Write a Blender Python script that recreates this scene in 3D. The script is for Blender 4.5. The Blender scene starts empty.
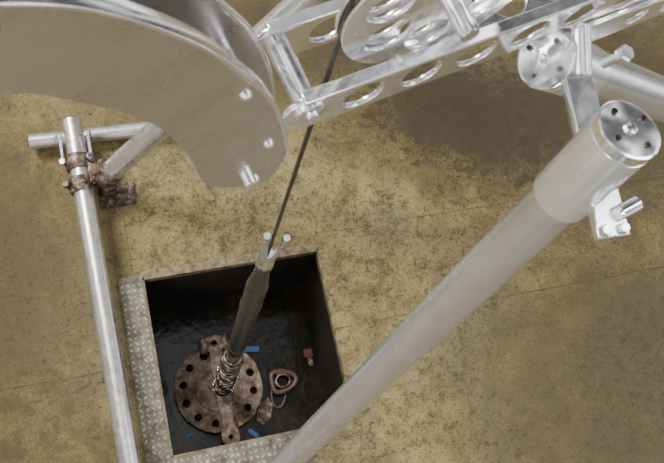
import bpy, bmesh, math, random
from mathutils import Vector, Matrix
random.seed(4)
S=bpy.context.scene
COL=S.collection

# ------------------------------------------------------------------ materials
def mat(name,base,metal=0.0,rough=0.5,spec=0.5):
    m=bpy.data.materials.new(name); m.use_nodes=True
    b=m.node_tree.nodes['Principled BSDF']
    b.inputs['Base Color'].default_value=(*base,1); b.inputs['Metallic'].default_value=metal
    b.inputs['Roughness'].default_value=rough; b.inputs['Specular IOR Level'].default_value=spec
    return m,m.node_tree,b
def N(nt,t,**kw):
    n=nt.nodes.new(t)
    for k,v in kw.items(): setattr(n,k,v)
    return n
def noise(nt,vec,scale,detail=6,rough=.6,dist=0):
    n=N(nt,'ShaderNodeTexNoise'); n.inputs['Scale'].default_value=scale
    n.inputs['Detail'].default_value=detail; n.inputs['Roughness'].default_value=rough
    n.inputs['Distortion'].default_value=dist
    nt.links.new(vec,n.inputs['Vector']); return n.outputs['Fac']
def ramp(nt,fac,stops):
    r=N(nt,'ShaderNodeValToRGB'); nt.links.new(fac,r.inputs['Fac'])
    e=r.color_ramp.elements
    while len(e)>1: e.remove(e[-1])
    e[0].position=stops[0][0]; e[0].color=stops[0][1]
    for p,c in stops[1:]:
        x=e.new(p); x.color=c
    return r.outputs['Color']
def g(v): return (v,v,v,1)
def mix(nt,fac,a,b,mode='MIX'):
    m=N(nt,'ShaderNodeMix',data_type='RGBA',blend_type=mode)
    for s,v in ((m.inputs['Factor'],fac),(m.inputs['A'],a),(m.inputs['B'],b)):
        if isinstance(v,(int,float,tuple)): s.default_value=v
        else: nt.links.new(v,s)
    return m.outputs['Result']
def math_(nt,op,a,b=None,c=None):
    m=N(nt,'ShaderNodeMath',operation=op)
    for i,v in enumerate((a,b,c)):
        if v is None: continue
        if isinstance(v,(int,float)): m.inputs[i].default_value=v
        else: nt.links.new(v,m.inputs[i])
    return m.outputs[0]
def bump(nt,b,h,strength=.3,dist=.002):
    n=N(nt,'ShaderNodeBump'); n.inputs['Strength'].default_value=strength; n.inputs['Distance'].default_value=dist
    nt.links.new(h,n.inputs['Height']); nt.links.new(n.outputs['Normal'],b.inputs['Normal'])

def obj_coord(nt):
    return N(nt,'ShaderNodeTexCoord').outputs['Object']

def alu(name,base,r0,r1,scale=60,scr=0,dirt=.7,metal=1.0):
    m,nt,b=mat(name,base,metal,.3)
    c=obj_coord(nt)
    f=noise(nt,c,scale,4,.6)
    r=ramp(nt,f,[(.3,g(r0)),(.7,g(r1))]); nt.links.new(r,b.inputs['Roughness'])
    f2=noise(nt,c,24,7,.72)
    col=ramp(nt,f2,[(.32,(base[0]*dirt,base[1]*dirt*.98,base[2]*dirt*.95,1)),(.50,(*base,1))])
    nt.links.new(col,b.inputs['Base Color'])
    if scr:
        bump(nt,b,noise(nt,c,90,6,.7),scr,.001)
    return m
M_alu=alu('aluminium_machined',(.92,.92,.94),.12,.24,60,0,.85,.93)
M_plate=alu('aluminium_sheet',(.60,.58,.57),.24,.34,25,0,.9,.92)
M_tube=alu('aluminium_tube',(.66,.66,.69),.20,.30,20,0,.90,.80)
M_coll=alu('aluminium_collar',(.82,.83,.86),.16,.26,20,0,.93,.72)
M_scaf=alu('galvanised_steel',(.64,.62,.59),.24,.40,40,.05,.65,.85)
M_steel=alu('bright_steel',(.75,.76,.8),.15,.3)
M_rust,nt,b=mat('rusty_iron',(.2,.1,.06),.15,.7)
c=obj_coord(nt); f=noise(nt,c,38,8,.7)
nt.links.new(ramp(nt,f,[(.3,(.035,.022,.014,1)),(.46,(.15,.095,.062,1)),(.58,(.29,.21,.15,1)),(.72,(.52,.43,.34,1))]),b.inputs['Base Color'])
bump(nt,b,noise(nt,c,120,6,.7),.6,.004)
M_rust2,nt,b=mat('dark_rusty_coupler',(.1,.06,.04),.6,.5)
c=obj_coord(nt); f=noise(nt,c,60,8,.7)
nt.links.new(ramp(nt,f,[(.36,(.03,.020,.013,1)),(.50,(.12,.078,.052,1)),(.68,(.40,.35,.29,1))]),b.inputs['Base Color'])
M_rubber,_,_=mat('black_rubber',(.010,.009,.008),0,.35)
M_cable,nt,b=mat('dark_wire_rope',(.07,.06,.055),.7,.4)
M_spring,nt,b=mat('oily_spring_steel',(.1,.08,.07),.9,.4)
f=noise(nt,obj_coord(nt),90,6,.7)
nt.links.new(ramp(nt,f,[(.44,(.03,.018,.012,1)),(.64,(.26,.21,.17,1))]),b.inputs['Base Color'])
M_blue,_,_=mat('blue_plastic',(.03,.13,.30),0,.5)
M_red,_,_=mat('red_paint',(.12,.03,.015),0,.6)
M_hole,_,_=mat('dark_recess',(.012,.009,.007),0,.8)  # even near-black colour behind the flange bolt holes
M_ring,_,_=mat('corroded_clamp',(.12,.07,.06),.4,.5)

# floor
M_floor,nt,b=mat('weathered_yellow_concrete',(.3,.22,.08),0,.75,.25)
tc=N(nt,'ShaderNodeTexCoord'); c=tc.outputs['Object']
sep=N(nt,'ShaderNodeSeparateXYZ'); nt.links.new(c,sep.inputs[0]); X,Y=sep.outputs[0],sep.outputs[1]
n_big=noise(nt,c,2.3,5,.62,.5); n_mid=noise(nt,c,6,10,.72,.4); n_fine=noise(nt,c,38,9,.8); n_sp=noise(nt,c,120,5,.75); n_med=noise(nt,c,17,9,.78,.3)
base=ramp(nt,n_mid,[(.34,(.105,.076,.027,1)),(.44,(.200,.148,.052,1)),(.54,(.305,.234,.086,1)),(.66,(.40,.32,.145,1))])
grey=ramp(nt,n_fine,[(.38,(.085,.068,.036,1)),(.62,(.27,.222,.125,1))])
col=mix(nt,ramp(nt,n_big,[(.42,g(.1)),(.58,g(.8))]),base,grey)
col=mix(nt,ramp(nt,n_med,[(.36,g(.8)),(.50,g(0))]),col,(.070,.050,.022,1))
col=mix(nt,ramp(nt,n_med,[(.57,g(0)),(.68,g(.45))]),col,(.46,.375,.19,1))
col=mix(nt,ramp(nt,n_fine,[(.36,g(.85)),(.46,g(0))]),col,(.050,.035,.018,1))
col=mix(nt,ramp(nt,n_sp,[(.38,g(.9)),(.46,g(0))]),col,(.030,.021,.012,1))
col=mix(nt,ramp(nt,n_sp,[(.60,g(0)),(.68,g(.55))]),col,(.58,.50,.31,1))
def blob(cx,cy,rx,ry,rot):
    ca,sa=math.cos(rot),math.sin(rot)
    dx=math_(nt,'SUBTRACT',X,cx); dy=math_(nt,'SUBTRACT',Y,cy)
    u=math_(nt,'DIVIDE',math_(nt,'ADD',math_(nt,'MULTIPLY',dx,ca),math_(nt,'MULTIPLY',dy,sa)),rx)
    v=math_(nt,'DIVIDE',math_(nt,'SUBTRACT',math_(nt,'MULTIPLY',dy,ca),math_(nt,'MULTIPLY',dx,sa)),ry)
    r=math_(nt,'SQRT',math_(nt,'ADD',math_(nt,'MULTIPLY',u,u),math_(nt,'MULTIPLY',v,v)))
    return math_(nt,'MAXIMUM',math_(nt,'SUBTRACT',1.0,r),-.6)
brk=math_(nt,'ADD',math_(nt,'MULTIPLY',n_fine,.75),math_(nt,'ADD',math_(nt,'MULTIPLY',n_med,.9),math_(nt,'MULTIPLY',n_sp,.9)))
def stain_shade(bl,amt,colr,col,lo=1.24,hi=1.50,k=.42):
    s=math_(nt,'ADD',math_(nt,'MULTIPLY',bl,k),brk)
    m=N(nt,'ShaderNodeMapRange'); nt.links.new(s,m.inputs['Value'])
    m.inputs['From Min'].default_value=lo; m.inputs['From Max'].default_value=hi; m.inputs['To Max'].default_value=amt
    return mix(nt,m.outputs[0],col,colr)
col=stain_shade(blob(.80,.64,.50,.28,-.5),.9,(.034,.023,.011,1),col)
col=stain_shade(blob(1.30,.60,.6,.50,.3),.85,(.048,.035,.018,1),col)  # stain deepened to paint the dim right side into the floor colour
col=stain_shade(blob(.30,1.0,.7,.32,0),.75,(.052,.038,.018,1),col)
col=stain_shade(blob(1.10,-.30,.55,.50,.3),.75,(.068,.052,.027,1),col)
col=stain_shade(blob(-.78,.40,.42,.7,0),.78,(.060,.043,.019,1),col)
col=stain_shade(blob(-.62,-.4,.35,.4,0),.7,(.063,.045,.021,1),col)
wob=math_(nt,'MULTIPLY',math_(nt,'SUBTRACT',noise(nt,c,5,3),.5),.018)
Xw=math_(nt,'ADD',X,wob); Yw=math_(nt,'ADD',Y,wob)
def line(co,pos,w): return math_(nt,'LESS_THAN',math_(nt,'ABSOLUTE',math_(nt,'SUBTRACT',co,pos)),w)
def AND(a,b_): return math_(nt,'MULTIPLY',a,b_)
L=line(Yw,.012,.0015)
for t in (AND(line(Xw,-.29,.0013),math_(nt,'GREATER_THAN',Y,.27)),
          AND(line(Yw,.31,.0013),math_(nt,'GREATER_THAN',X,.27)),
          AND(line(Xw,.40,.0010),math_(nt,'GREATER_THAN',Y,.31)),
          line(Yw,-.62,.0014), line(Yw,.90,.0014), line(Xw,-.86,.0014)):
    L=math_(nt,'MAXIMUM',L,t)
L=AND(L,ramp(nt,n_mid,[(.42,g(.15)),(.6,g(.75))]))
col=mix(nt,L,col,(.04,.028,.014,1))
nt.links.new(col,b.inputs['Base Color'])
h=math_(nt,'SUBTRACT',math_(nt,'ADD',math_(nt,'MULTIPLY',n_fine,.8),math_(nt,'MULTIPLY',n_mid,.8)),math_(nt,'MULTIPLY',L,.5))
bump(nt,b,h,.8,.008)
nt.links.new(ramp(nt,n_mid,[(.3,g(.5)),(.7,g(.8))]),b.inputs['Roughness'])

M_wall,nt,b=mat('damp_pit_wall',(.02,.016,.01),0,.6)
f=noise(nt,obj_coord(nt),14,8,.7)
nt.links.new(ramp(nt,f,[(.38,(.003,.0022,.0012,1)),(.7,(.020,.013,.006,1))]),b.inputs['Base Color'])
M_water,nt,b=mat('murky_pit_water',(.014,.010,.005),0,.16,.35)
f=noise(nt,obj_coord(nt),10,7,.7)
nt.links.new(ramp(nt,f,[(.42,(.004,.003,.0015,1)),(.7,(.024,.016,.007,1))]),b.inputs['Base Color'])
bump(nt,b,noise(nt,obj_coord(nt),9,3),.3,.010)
M_lip,nt,b=mat('worn_steel_lip',(.2,.16,.1),.3,.6)
f=noise(nt,obj_coord(nt),40,6,.7)
nt.links.new(ramp(nt,f,[(.35,(.07,.052,.025,1)),(.65,(.28,.22,.12,1))]),b.inputs['Base Color'])
M_chk,nt,b=mat('dirty_checker_plate',(.4,.37,.3),.35,.45)
f=noise(nt,obj_coord(nt),22,9,.78)
nt.links.new(ramp(nt,f,[(.36,(.06,.048,.026,1)),(.50,(.165,.145,.10,1)),(.66,(.27,.25,.205,1))]),b.inputs['Base Color'])
M_tread,nt,b=mat('polished_tread',(.5,.48,.43),.4,.38)
f=noise(nt,obj_coord(nt),22,9,.78)
nt.links.new(ramp(nt,f,[(.38,(.18,.155,.10,1)),(.50,(.50,.47,.40,1)),(.62,(.74,.72,.66,1))]),b.inputs['Base Color'])

# ------------------------------------------------------------------ geometry helpers
def empty(name,loc=(0,0,0)):
    e=bpy.data.objects.new(name,None); COL.objects.link(e); return e
def add(name,me,m,parent=None,smooth=False):
    o=bpy.data.objects.new(name,me); COL.objects.link(o)
    if m: me.materials.append(m)
    if parent: o.parent=parent
    if smooth:
        for p in me.polygons: p.use_smooth=True
    return o
def frame(d):
    d=Vector(d).normalized()
    up=Vector((0,0,1)) if abs(d.z)<.9 else Vector((1,0,0))
    x=up.cross(d).normalized(); y=d.cross(x)
    return x,y,d
def lathe(name,p0,axis,prof,m,parent=None,seg=48):
    x,y,d=frame(axis); p0=Vector(p0)
    bm=bmesh.new(); rings=[]
    for t,r in prof:
        if r<1e-6: rings.append([bm.verts.new(p0+d*t)])
        else: rings.append([bm.verts.new(p0+d*t+(x*math.cos(a)+y*math.sin(a))*r) for a in [2*math.pi*i/seg for i in range(seg)]])
    for A,B in zip(rings,rings[1:]):
        for i in range(seg):
            j=(i+1)%seg
            if len(A)==1 and len(B)==1: continue
            if len(A)==1: bm.faces.new((A[0],B[i],B[j]))
            elif len(B)==1: bm.faces.new((A[i],B[0],A[j]))
            else: bm.faces.new((A[i],B[i],B[j],A[j]))
    bmesh.ops.recalc_face_normals(bm,faces=bm.faces[:])
    me=bpy.data.meshes.new(name); bm.to_mesh(me); bm.free()
    o=add(name,me,m,parent,True)
    try: me.set_sharp_from_angle(angle=math.radians(35))
    except Exception: pass
    return o
def tube(name,p0,p1,r,m,parent=None,wall=None,seg=40,bev=None):
    p0=Vector(p0);p1=Vector(p1);L=(p1-p0).length
    if wall:
        pr=[(.03,r-wall),(0,r-wall),(0,r-wall*.3),(.001,r),(L-.001,r),(L,r-wall*.3),(L,r-wall),(L-.03,r-wall)]
        pr=[(.03,0)]+pr+[(L-.03,0)]
    else:
        e=bev or r*.12
        pr=[(0,0),(0,r-e),(e,r),(L-e,r),(L,r-e),(L,0)]
    return lathe(name,p0,p1-p0,pr,m,parent,seg)
def sweep(name,pts,r,m,parent=None,cyc=False,res=6):
    cu=bpy.data.curves.new(name,'CURVE'); cu.dimensions='3D'; cu.bevel_depth=r; cu.bevel_resolution=3; cu.use_fill_caps=True
    s=cu.splines.new('NURBS'); s.points.add(len(pts)-1)
    for p,q in zip(s.points,pts): p.co=(*q,1)
    s.order_u=4; s.use_endpoint_u=not cyc; s.use_cyclic_u=cyc; s.resolution_u=res
    o=bpy.data.objects.new(name+'_c',cu); COL.objects.link(o)
    dg=bpy.context.evaluated_depsgraph_get()
    me=bpy.data.meshes.new_from_object(o.evaluated_get(dg)); bpy.data.objects.remove(o)
    return add(name,me,m,parent,True)
def circ(cx,cy,r,n=28,sx=1,sy=1): return [(cx+sx*r*math.cos(2*math.pi*i/n),cy+sy*r*math.sin(2*math.pi*i/n)) for i in range(n)]
def plate(name,outer,holes,th,M,m,parent=None,bev=.0008):
    cu=bpy.data.curves.new(name,'CURVE'); cu.dimensions='2D'; cu.fill_mode='BOTH'
    cu.extrude=max(th/2-bev,.0001); cu.bevel_depth=bev; cu.bevel_resolution=1; cu.offset=-bev
    for ring in [outer]+holes:
        s=cu.splines.new('POLY'); s.points.add(len(ring)-1)
        for p,q in zip(s.points,ring): p.co=(q[0],q[1],0,1)
        s.use_cyclic_u=True
    o=bpy.data.objects.new(name+'_c',cu); COL.objects.link(o)
    dg=bpy.context.evaluated_depsgraph_get()
    me=bpy.data.meshes.new_from_object(o.evaluated_get(dg)); bpy.data.objects.remove(o)
    me.transform(M)
    return add(name,me,m,parent)
def basis(o,x,y):
    x=Vector(x).normalized(); y=Vector(y); y=(y-x*y.dot(x)).normalized(); z=x.cross(y)
    M=Matrix((( x.x,y.x,z.x,o[0]),(x.y,y.y,z.y,o[1]),(x.z,y.z,z.z,o[2]),(0,0,0,1)))
    return M
def box(name,lo,hi,m,parent=None,bev=0,M=None):
    bm=bmesh.new(); bmesh.ops.create_cube(bm,size=1)
    for v in bm.verts:
        v.co=Vector([(lo[i]+hi[i])/2+v.co[i]*(hi[i]-lo[i]) for i in range(3)])
    if bev: bmesh.ops.bevel(bm,geom=bm.edges[:],offset=bev,segments=2,affect='EDGES')
    if M: bmesh.ops.transform(bm,matrix=M,verts=bm.verts[:])
    me=bpy.data.meshes.new(name); bm.to_mesh(me); bm.free()
    return add(name,me,m,parent)
def smoothpts(pts,n=8,closed=False):
    out=[]; P=[Vector(p) for p in pts]; k=len(P)
    for i in range(k-1):
        a=P[max(i-1,0)];b=P[i];c=P[i+1];d=P[min(i+2,k-1)]
        for j in range(n):
            t=j/n
            out.append(tuple(.5*((2*b)+(c-a)*t+(2*a-5*b+4*c-d)*t*t+(3*b-a-3*c+d)*t**3)))
    out.append(tuple(P[-1])); return out
def hexbolt(name,p,axis,r,h,m,parent,shaft=None):
    if shaft: tube(name+'_shank',Vector(p)-Vector(axis).normalized()*shaft,p,r*.55,m,parent,seg=16)
    return lathe(name,p,axis,[(0,0),(0,r),(h*.8,r),(h,r*.8),(h,0)],m,parent,6)

# ------------------------------------------------------------------ floor and pit
HX,HY=.265,.26
bm=bmesh.new()
xs=[-3.2,-HX,HX,3.6]; ys=[-3.0,-HY,HY,3.4]
V={(i,j):bm.verts.new((xs[i],ys[j],0)) for i in range(4) for j in range(4)}
for i in range(3):
    for j in range(3):
        if (i,j)!=(1,1): bm.faces.new((V[i,j],V[i+1,j],V[i+1,j+1],V[i,j+1]))
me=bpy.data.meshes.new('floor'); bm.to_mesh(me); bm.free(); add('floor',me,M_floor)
D=-.46
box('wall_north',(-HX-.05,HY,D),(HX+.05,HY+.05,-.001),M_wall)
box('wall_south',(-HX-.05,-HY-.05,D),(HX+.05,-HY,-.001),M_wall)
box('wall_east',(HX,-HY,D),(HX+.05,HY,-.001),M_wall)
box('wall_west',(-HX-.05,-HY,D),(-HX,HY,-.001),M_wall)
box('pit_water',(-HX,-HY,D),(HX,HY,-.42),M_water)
e=empty('checker_plate_edging')
box('lip_n',(-HX,HY-.005,-.03),(HX,HY,.002),M_lip,e); box('lip_e',(HX-.005,-HY,-.03),(HX,HY,.002),M_lip,e)
box('lip_s',(-HX,-HY,-.03),(HX,-HY+.005,.002),M_lip,e); box('lip_w',(-HX,-HY,-.03),(-HX+.005,HY,.002),M_lip,e)
box('plate_west',(-HX-.070,-1.2,0),(-HX,HY+.01,.004),M_chk,e,.001)
box('plate_south',(-HX,-HY-.30,0),(.12,-HY,.004),M_chk,e,.001)
box('plate_north',(-HX,HY,0),(HX,HY+.020,.003),M_lip,e,.001)
bm=bmesh.new()
def loz(x,y,a):
    L,W=.0080,.0030; ca,sa=math.cos(a),math.sin(a)
    r=[bm.verts.new((x+u*ca-v*sa,y+u*sa+v*ca,z)) for u,v,z in ((L,0,.004),(0,W,.004),(-L,0,.004),(0,-W,.004))]
    t=[bm.verts.new((x+u*ca-v*sa,y+u*sa+v*ca,.0062)) for u,v in ((L*.7,0),(0,W*.6),(-L*.7,0),(0,-W*.6))]
    bm.faces.new(t)
    for i in range(4): bm.faces.new((r[i],r[(i+1)%4],t[(i+1)%4],t[i]))
y=-1.15; k=0
while y<HY:
    for i in range(4): loz(-HX-.061+i*.0172,y,math.pi/4 if (i+k)%2 else -math.pi/4)
    y+=.0172;k+=1
x=-HX+.009;k=0
while x<.110:
    for i in range(16): loz(x,-HY-.270+i*.0172,math.pi/4 if (i+k)%2 else -math.pi/4)
    x+=.0172;k+=1
me=bpy.data.meshes.new('tread'); bm.to_mesh(me); bm.free(); add('tread_pattern',me,M_tread,e)

# ------------------------------------------------------------------ pipe flange in the pit
e=empty('pipe_flange')
FC=(-.079,-.046)
holes=[circ(FC[0]+.115*math.cos(a),FC[1]+.115*math.sin(a),.0125,18) for a in [2*math.pi*(i+.5)/12 for i in range(12)]]
outer=[(FC[0]+r*math.cos(a),FC[1]+r*math.sin(a)) for a,r in [(2*math.pi*i/90,.145+random.uniform(-.002,.002)) for i in range(90)]]
plate('flange_disc',outer,holes,.026,Matrix.Translation((0,0,-.393)),M_rust,e,.002)
tube('flange_hub',(*FC,-.38),(*FC,-.376),.078,M_rust,e,bev=.003)
tube('flange_pipe_stub',(*FC,-.4195),(*FC,-.40),.128,M_hole,e)
top=[(-.033,.085),(-.036,.10),(-.03,.118),(-.012,.126),(.012,.126),(.03,.118),(.036,.10),(.033,.082),(.020,.07)]
rgt=[(.024,.03),(.024,-.10),(.019,-.17),(.028,-.19),(.030,-.215),(.018,-.235),(0,-.24)]
lft=[(-.018,-.235),(-.030,-.215),(-.028,-.19),(-.019,-.17),(-.024,-.10),(-.024,.03),(-.020,.07)]
plate('clevis_bar',top+rgt+lft,[circ(0,.10,.010,16),circ(0,-.208,.007,16)],.028,Matrix.Translation((-.07,-.003,-.360)),M_rust,e,.003)
for sx in (-1,1):
    lathe('clevis_ear',(-.07+sx*.030,.092,-.350),(sx,0,.2),[(0,0),(0,.024),(.003,.026),(.013,.026),(.016,.022),(.016,0)],M_rust,e,28)
for i in (2,9):
    a=2*math.pi*(i+.5)/12
    hexbolt('flange_bolt',(FC[0]+.115*math.cos(a),FC[1]+.115*math.sin(a),-.382),(0,0,1),.015,.010,M_rust,e)
e=empty('blue_lifting_strap')
box('strap_a',(-.036,-.010,0),(.036,.010,.01),M_blue,e,.003,Matrix.Translation((.045,.066,-.4195))@Matrix.Rotation(-.15,4,'Z'))
box('strap_b',(-.018,-.006,0),(.018,.006,.01),M_blue,e,.003,Matrix.Translation((-.195,-.175,-.4195))@Matrix.Rotation(.2,4,'Z'))
box('strap_c',(-.02,-.007,0),(.02,.007,.01),M_blue,e,.003,Matrix.Translation((.008,-.209,-.4195))@Matrix.Rotation(-.8,4,'Z'))
e=empty('pipe_clamp')
cx,cy=.132,-.062
ring=[(cx+.042*math.cos(a)+.01*math.cos(2*a),cy+.036*math.sin(a),-.407) for a in [2*math.pi*i/18 for i in range(18)]]
sweep('clamp_band',ring,.0105,M_ring,e,True)
ring=[(cx+.004+.024*math.cos(a),cy+.022*math.sin(a),-.398) for a in [2*math.pi*i/14 for i in range(14)]]
sweep('clamp_inner',ring,.005,M_rust2,e,True)
sweep('clamp_tail',[(cx-.035,cy-.01,-.411),(cx-.05,cy-.06,-.412),(cx-.03,cy-.10,-.413),(cx,cy-.07,-.412),(cx+.01,cy-.03,-.411)],.004,M_ring,e)
box('clamp_lug',(cx-.015,cy+.02,-.4195),(cx+.02,cy+.032,-.395),M_red,e,.002)
e=empty('rusty_bracket')
box('bracket_plate',(.225,.0,-.4195),(.255,.03,-.405),M_red,e,.003)
box('bracket_lug',(.235,-.03,-.4195),(.25,.002,-.408),M_rust2,e,.003)
e=empty('rubber_flap')
plate('flap',[(.035,-.17),(.05,-.13),(.085,-.10),(.10,-.13),(.085,-.17),(.055,-.19)],[],.005,Matrix.Translation((-.010,0,-.4165)),M_rust2,e)

# ------------------------------------------------------------------ hoist cable + suspended tool
AX=Vector((-.070,-.057,0))
e=empty('suspended_cable_tool')
def A(z,dx=0,dy=0): return (AX.x+dx,AX.y+dy,z)
tube('hose_body',A(.36),A(1.02),.0205,M_rubber,e)
lathe('hose_taper',A(1.02),(0,0,1),[(0,0),(0,.0205),(.02,.018),(.10,.013),(.16,.012),(.16,0)],M_rubber,e)
for z in (.42,.86): lathe('hose_band',A(z),(0,0,1),[(0,.020),(0,.0222),(.008,.0222),(.008,.020)],M_cable,e)
lathe('swage_sleeve',A(1.15),(0,0,1),[(0,0),(0,.013),(.005,.015),(.05,.015),(.06,.012),(.075,.009),(.075,0)],M_steel,e)
for dx,dy,z in ((.018,-.008,1.32),(-.012,-.003,1.33)):
    tube('thimble_prong',A(1.17,dx*.4,dy*.4),A(z,dx,dy),.0048,M_steel,e,seg=16)
    hexbolt('prong_nut',A(z-.012,dx,dy),(0,0,1),.0075,.014,M_steel,e)
tube('shank',A(-.338),A(.36),.018,M_rust2,e)
pts=[]
turns=19
for i in range(turns*12):
    t=i/(turns*12-1); a=2*math.pi*turns*t
    z=-.31+.58*t
    r=.024+.003*math.sin(t*23)
    pts.append(A(z,r*math.cos(a),r*math.sin(a)))
sweep('coil_spring',pts,.0055,M_spring,e,res=2)
random.seed(9)
for i in range(26):
    z=-.32+random.random()*.55; a=random.random()*6.28; r=.028
    hexbolt('spring_stud',A(z,r*math.cos(a),r*math.sin(a)),(math.cos(a),math.sin(a),.2),.0045,.006,M_steel,e)
e2=empty('hoist_cable')
sweep('rope_core',[A(1.18),A(1.4),A(1.7),A(2.02)],.0022,M_cable,e2)
for k in range(5):
    pts=[]
    n_=130
    for i in range(n_):
        t=i/(n_-1); z=1.2+.84*t; a=2*math.pi*(k/5+t*26)
        pts.append(A(z,.0021*math.cos(a),.0021*math.sin(a)))
    sweep('rope_strand_%d'%k,pts,.0014,M_cable,e2,res=2)

# ------------------------------------------------------------------ scaffold tubes
e=empty('scaffold_frame')
tube('upright_tube',(-.392,.740,.10),(-.362,-.95,.10),.0285,M_scaf,e,wall=.004)
tube('cross_tube',(-.522,.716,.045),(-.10,.706,.045),.0225,M_scaf,e,wall=.004)
tube('brace_tube',(-.322,.545,.12),(.86,.73,1.77),.031,M_scaf,e,wall=.004)
def clamp(p,axis,r,parent):
    lathe('clamp_band',Vector(p)-Vector(axis).normalized()*.022,axis,[(0,r-.002),(0,r+.007),(.004,r+.009),(.040,r+.009),(.044,r+.007),(.044,r-.002)],M_rust2,parent,28)
clamp((-.391,.605,.10),(0,1,0),.0275,e)
clamp((-.39,.535,.10),(0,1,0),.0275,e)
clamp((-.31,.548,.14),(1.18,.185,1.65),.030,e)
box('coupler_body',(-.372,.53,.06),(-.305,.60,.125),M_rust2,e,.008)
box('coupler_foot',(-.35,.49,0),(-.245,.565,.012),M_rust2,e,.003)
box('coupler_post',(-.34,.52,.01),(-.30,.56,.07),M_rust2,e,.004)
for p,ax in (((-.43,.605,.12),(-.3,0,1)),((-.355,.605,.135),(.2,0,1)),((-.43,.535,.12),(-.2,0,1)),((-.35,.54,.135),(.1,.1,1)),((-.30,.60,.12),(.3,.5,1)),((-.27,.51,.015),(0,0,1))):
    hexbolt('coupler_bolt',p,ax,.011,.012,M_steel if p[1]>.6 else M_rust2,e,.04)
for p in ((-.432,.675,.12),(-.352,.675,.13)):
    tube('eye_bolt',(p[0],p[1]-.07,.11),(p[0],p[1],.13),.0050,M_steel,e,seg=14)
    hexbolt('eye_nut',(p[0],p[1],.13),(0,1,.3),.010,.012,M_steel,e)

# ------------------------------------------------------------------ tripod hoist
e=empty('hoist_tripod')
U=Vector((.975,.224,0)).normalized(); W=Vector((-.224,.975,0)).normalized(); Z=Vector((0,0,1))
def beam(name,o):
    L=1.1; hgt=.066; hh=hgt/2
    o=Vector(o)
    M=basis(o,U,Z)
    outer=[(hh+hh*math.cos(a),-hh+hh*math.sin(a)) for a in [math.pi/2+math.pi*i/12 for i in range(13)]]+[(L,-hgt),(L,0)]
    holes=[circ(.090+i*.066,-.036,.0225,32) for i in range(15)]+[circ(hh,-hh,.006,16)]
    plate(name+'_web',outer,holes,.006,M,M_alu,e,.0008)
    M2=basis(o+U*.02,U,W)
    plate(name+'_flange',[(0,-.0065),(L-.02,-.0065),(L-.02,.0065),(0,.0065)],[],.006,M2,M_alu,e,.001)
nb=Vector((-.1226,-.0909,1.85)); fb=nb+W*.078
beam('near_beam',nb); beam('far_beam',fb)
for s,z,r in ((.030,-.026,.012),(.45,-.035,.012),(.7,-.03,.01)):
    a=nb+U*s+Z*z
    tube('spacer',a-W*.004,a+W*.082,r,M_alu,e,bev=.001)
    for q,sg in ((a,-1),(a+W*.078,1)):
        lathe('spacer_collar',q+W*sg*.003,W*sg,[(0,0),(0,r+.004),(.003,r+.004),(.005,r+.001),(.005,.006),(.009,.006),(.009,0)],M_alu,e,28)
sc=Vector((-.07,-.057,0))+U*.1+Vector((0,0,1.93))
M=basis(sc,U,Z)
for off in (-.006,.006):
    holes=[circ(.064*math.cos(a),.064*math.sin(a),.0235,28) for a in [2*math.pi*(i+.2)/7 for i in range(7)]]
    plate('sheave_side',circ(0,0,.105,72),holes,.004,Matrix.Translation(W*off)@M,M_alu,e,.001)
lathe('sheave_rim',sc-W*.005,W,[(0,.088),(0,.094),(.005,.096),(.010,.094),(.010,.088)],M_alu,e,72)
tube('sheave_axle',sc-W*.05,sc+W*.05,.010,M_alu,e,bev=.001)
Mg=basis(nb+U*.33+Z*(-.060)-W*.007,U,Z)
plate('head_gusset',[(-.03,.0),(.34,.0),(.34,-.04),(.05,-.05),(.0,-.04)],[circ(.12+i*.05,-.022,.014,24) for i in range(4)],.006,Mg,M_alu,e,.0008)
Mm=basis(nb+U*.185+W*.039+Z*(-.030),U,W)
plate('cross_web',[(0,-.034),(.85,-.034),(.85,.034),(0,.034)],[circ(.035+i*.058,0,.021,28) for i in range(14)],.005,Mm,M_alu,e,.0008)
for s in (.36,.44,.52,.60):
    hexbolt('gusset_bolt',nb+U*s+Z*(-.012)-W*.003,-W,.007,.007,M_alu,e)

def leg(name,T,d,L,rc,r,coll):
    T=Vector(T); d=Vector(d).normalized()
    lathe(name+'_cap',T,d,[(0,0),(0,rc-.003),(.0015,rc),(.012,rc),(.0125,rc-.0015)],M_alu,e,56)
    lathe(name+'_collar',T+d*.0125,d,[(0,rc-.0015),(.0025,rc-.0015),(.003,rc),(coll-.016,rc),(coll-.0125,rc-.003),(coll-.0125,r)],M_coll,e,56)
    tube(name+'_tube',T+d*(coll-.02),T+d*L,r,M_tube,e)
    x,y,_=frame(d)
    for i in range(4):
        a=math.pi/4+i*math.pi/2+.3
        p=T+(x*math.cos(a)+y*math.sin(a))*rc*.66
        lathe(name+'_cap_screw',p-d*.0022,d,[(0,0),(0,.0032),(.0028,.0032),(.0028,0)],M_spring,e,16)
    hexbolt(name+'_cap_bolt',T,-d,rc*.2,.003,M_alu,e)
dl=Vector((-.1725,-.1437,-.975)).normalized()
leg('front_leg',(.192,-.1725,1.88),dl,1.88/.975+.0,.0335,.0285,.13)
T2=Vector((.185,-.043,1.78)); d2=Vector((.321,.042,-.28)).normalized()
leg('side_leg',T2,d2,1.78/abs(d2.z),.0335,.031,.11)
Mb=basis((.201,-.088,1.80),(-.0065,-.1416,-.012),(1,0,0))
plate('bracket_bar',[(-.008,-.016),(.125,-.016),(.165,-.018),(.165,.018),(.125,.016),(-.008,.016)],[],.014,Mb,M_alu,e,.0015)
for s in (-.010,.010):
    hexbolt('bracket_bolt',Mb@Vector((.158,s,-.006)),Mb.to_3x3()@Vector((0,0,-1)),.006,.008,M_alu,e)
    hexbolt('bracket_bolt',Mb@Vector((.158,s,.006)),Mb.to_3x3()@Vector((0,0,1)),.006,.008,M_alu,e)
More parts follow.
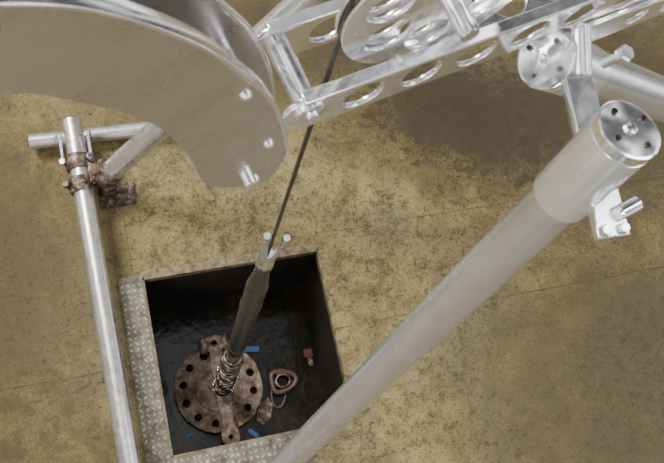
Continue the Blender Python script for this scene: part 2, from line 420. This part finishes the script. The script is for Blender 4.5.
tube('bracket_pin',(.20,-.232,1.80),(.226,-.224,1.80),.008,M_alu,e,bev=.002)
tube('hinge_pin',(.215,-.075,1.79),(.225,-.02,1.80),.011,M_alu,e,bev=.002)
hexbolt('hinge_nut',(.262,-.060,1.80),(.2,-.2,1),.010,.010,M_alu,e,.03)

# ------------------------------------------------------------------ curved guide plates
e=empty('curved_guide_plates')
C0=Vector((-.2755,-.4291,0))
n=Vector((-.23,.973,0)).normalized(); sdir=Vector((.973,.23,0)).normalized()
o0=C0+n*.2853
outer=[(-.09,2.195),(-.03,2.178),(.023,2.155),(.062,2.128),(.101,2.086),(.140,2.032),(.171,1.974),(.2034,1.906),(.226,1.827),(.237,1.755),(.232,1.712)]
inner=[(.208,1.690),(.175,1.715),(.155,1.740),(.144,1.765),(.126,1.854),(.096,1.941),(.047,2.014),(.0007,2.063),(-.09,2.105)]
O=smoothpts(outer,6)+[(.226,1.695)]; I=smoothpts(inner[3:],6); low=smoothpts(inner[:4],4)[:-1]
def grown(grow,src):
    r=[]
    for p in src:
        v=Vector(p)-Vector((.0,1.85)); v=v+v.normalized()*grow; r.append((v.x,v.y+1.85))
    return r
def guide(name,off,grow,rw):
    M=basis(o0+n*off,sdir,Z)
    plate(name,grown(grow,O)+low+I,[],.005,M,M_plate,e,.001)
    rim=grown(grow+.0005,O[:-8]); rin=grown(grow-.0035,O[:-8])
    M=basis(o0+n*(off+rw/2-.003),sdir,Z)
    plate(name+'_rim',rim+rin[::-1],[],rw,M,M_alu,e,.0008)
guide('guide_plate_near',0,0,.016)
guide('guide_plate_far',.052,.012,.012)
for (s,z) in ((.205,1.712),(.212,1.80),(.178,1.93)):
    p=o0+sdir*s+Z*z
    tube('standoff',p-n*.002,p+n*.05,.006,M_alu,e,bev=.001)
    lathe('standoff_head',p-n*.0025,-n,[(0,0),(0,.0055),(.002,.0055),(.004,.003),(.004,0)],M_alu,e,20)
p=o0+sdir*.196+Z*1.725
tube('guide_roller',p-n*.012,p+n*.05,.007,M_alu,e,bev=.001)

# ------------------------------------------------------------------ lights
w=bpy.data.worlds.new('blotchy_reflection_world'); S.world=w; w.use_nodes=True
nt=w.node_tree; bg=nt.nodes['Background']
tc=N(nt,'ShaderNodeTexCoord')
f=noise(nt,tc.outputs['Generated'],3.4,3,.5,.5)
colr=ramp(nt,f,[(.42,(.02,.02,.022,1)),(.50,(.28,.29,.31,1)),(.57,(1.5,1.5,1.5,1)),(.64,(3.6,3.6,3.6,1))])  # invented bright and dark blobs, added for the metal to reflect
nt.links.new(colr,bg.inputs['Color']); bg.inputs['Strength'].default_value=.76
def area(name,loc,target,sx,sy,power,colr=(1,1,1)):
    l=bpy.data.lights.new(name,'AREA'); l.shape='RECTANGLE'; l.size=sx; l.size_y=sy; l.energy=power; l.color=colr
    o=bpy.data.objects.new(name,l); COL.objects.link(o); o.location=loc
    o.rotation_euler=(Vector(target)-Vector(loc)).to_track_quat('-Z','Y').to_euler()
area('added_light',(-2.4,2.8,4.2),(0,0,.6),1.0,2.6,400,(1,.985,.96))  # unseen area lights, all three added to brighten the metal
area('added_light.001',(3.2,-.5,4.6),(0,0,.5),.8,3.0,80,(.95,.98,1))
area('added_light.002',(-2.6,-3.0,3.6),(0,0,1.2),1.2,2.2,120,(1,.99,.97))  # added from the south to brighten the near guide plate

# ------------------------------------------------------------------ camera
cam=bpy.data.cameras.new('camera'); co=bpy.data.objects.new('camera',cam); COL.objects.link(co)
co.location=(-.27554,-.42914,2.6); co.rotation_euler=(.3117174506,-.1614474805,-.2169501930)
cam.sensor_width=36; cam.lens=36*900/664; cam.clip_start=.05
cam.dof.use_dof=True; cam.dof.focus_distance=2.4; cam.dof.aperture_fstop=20
S.camera=co
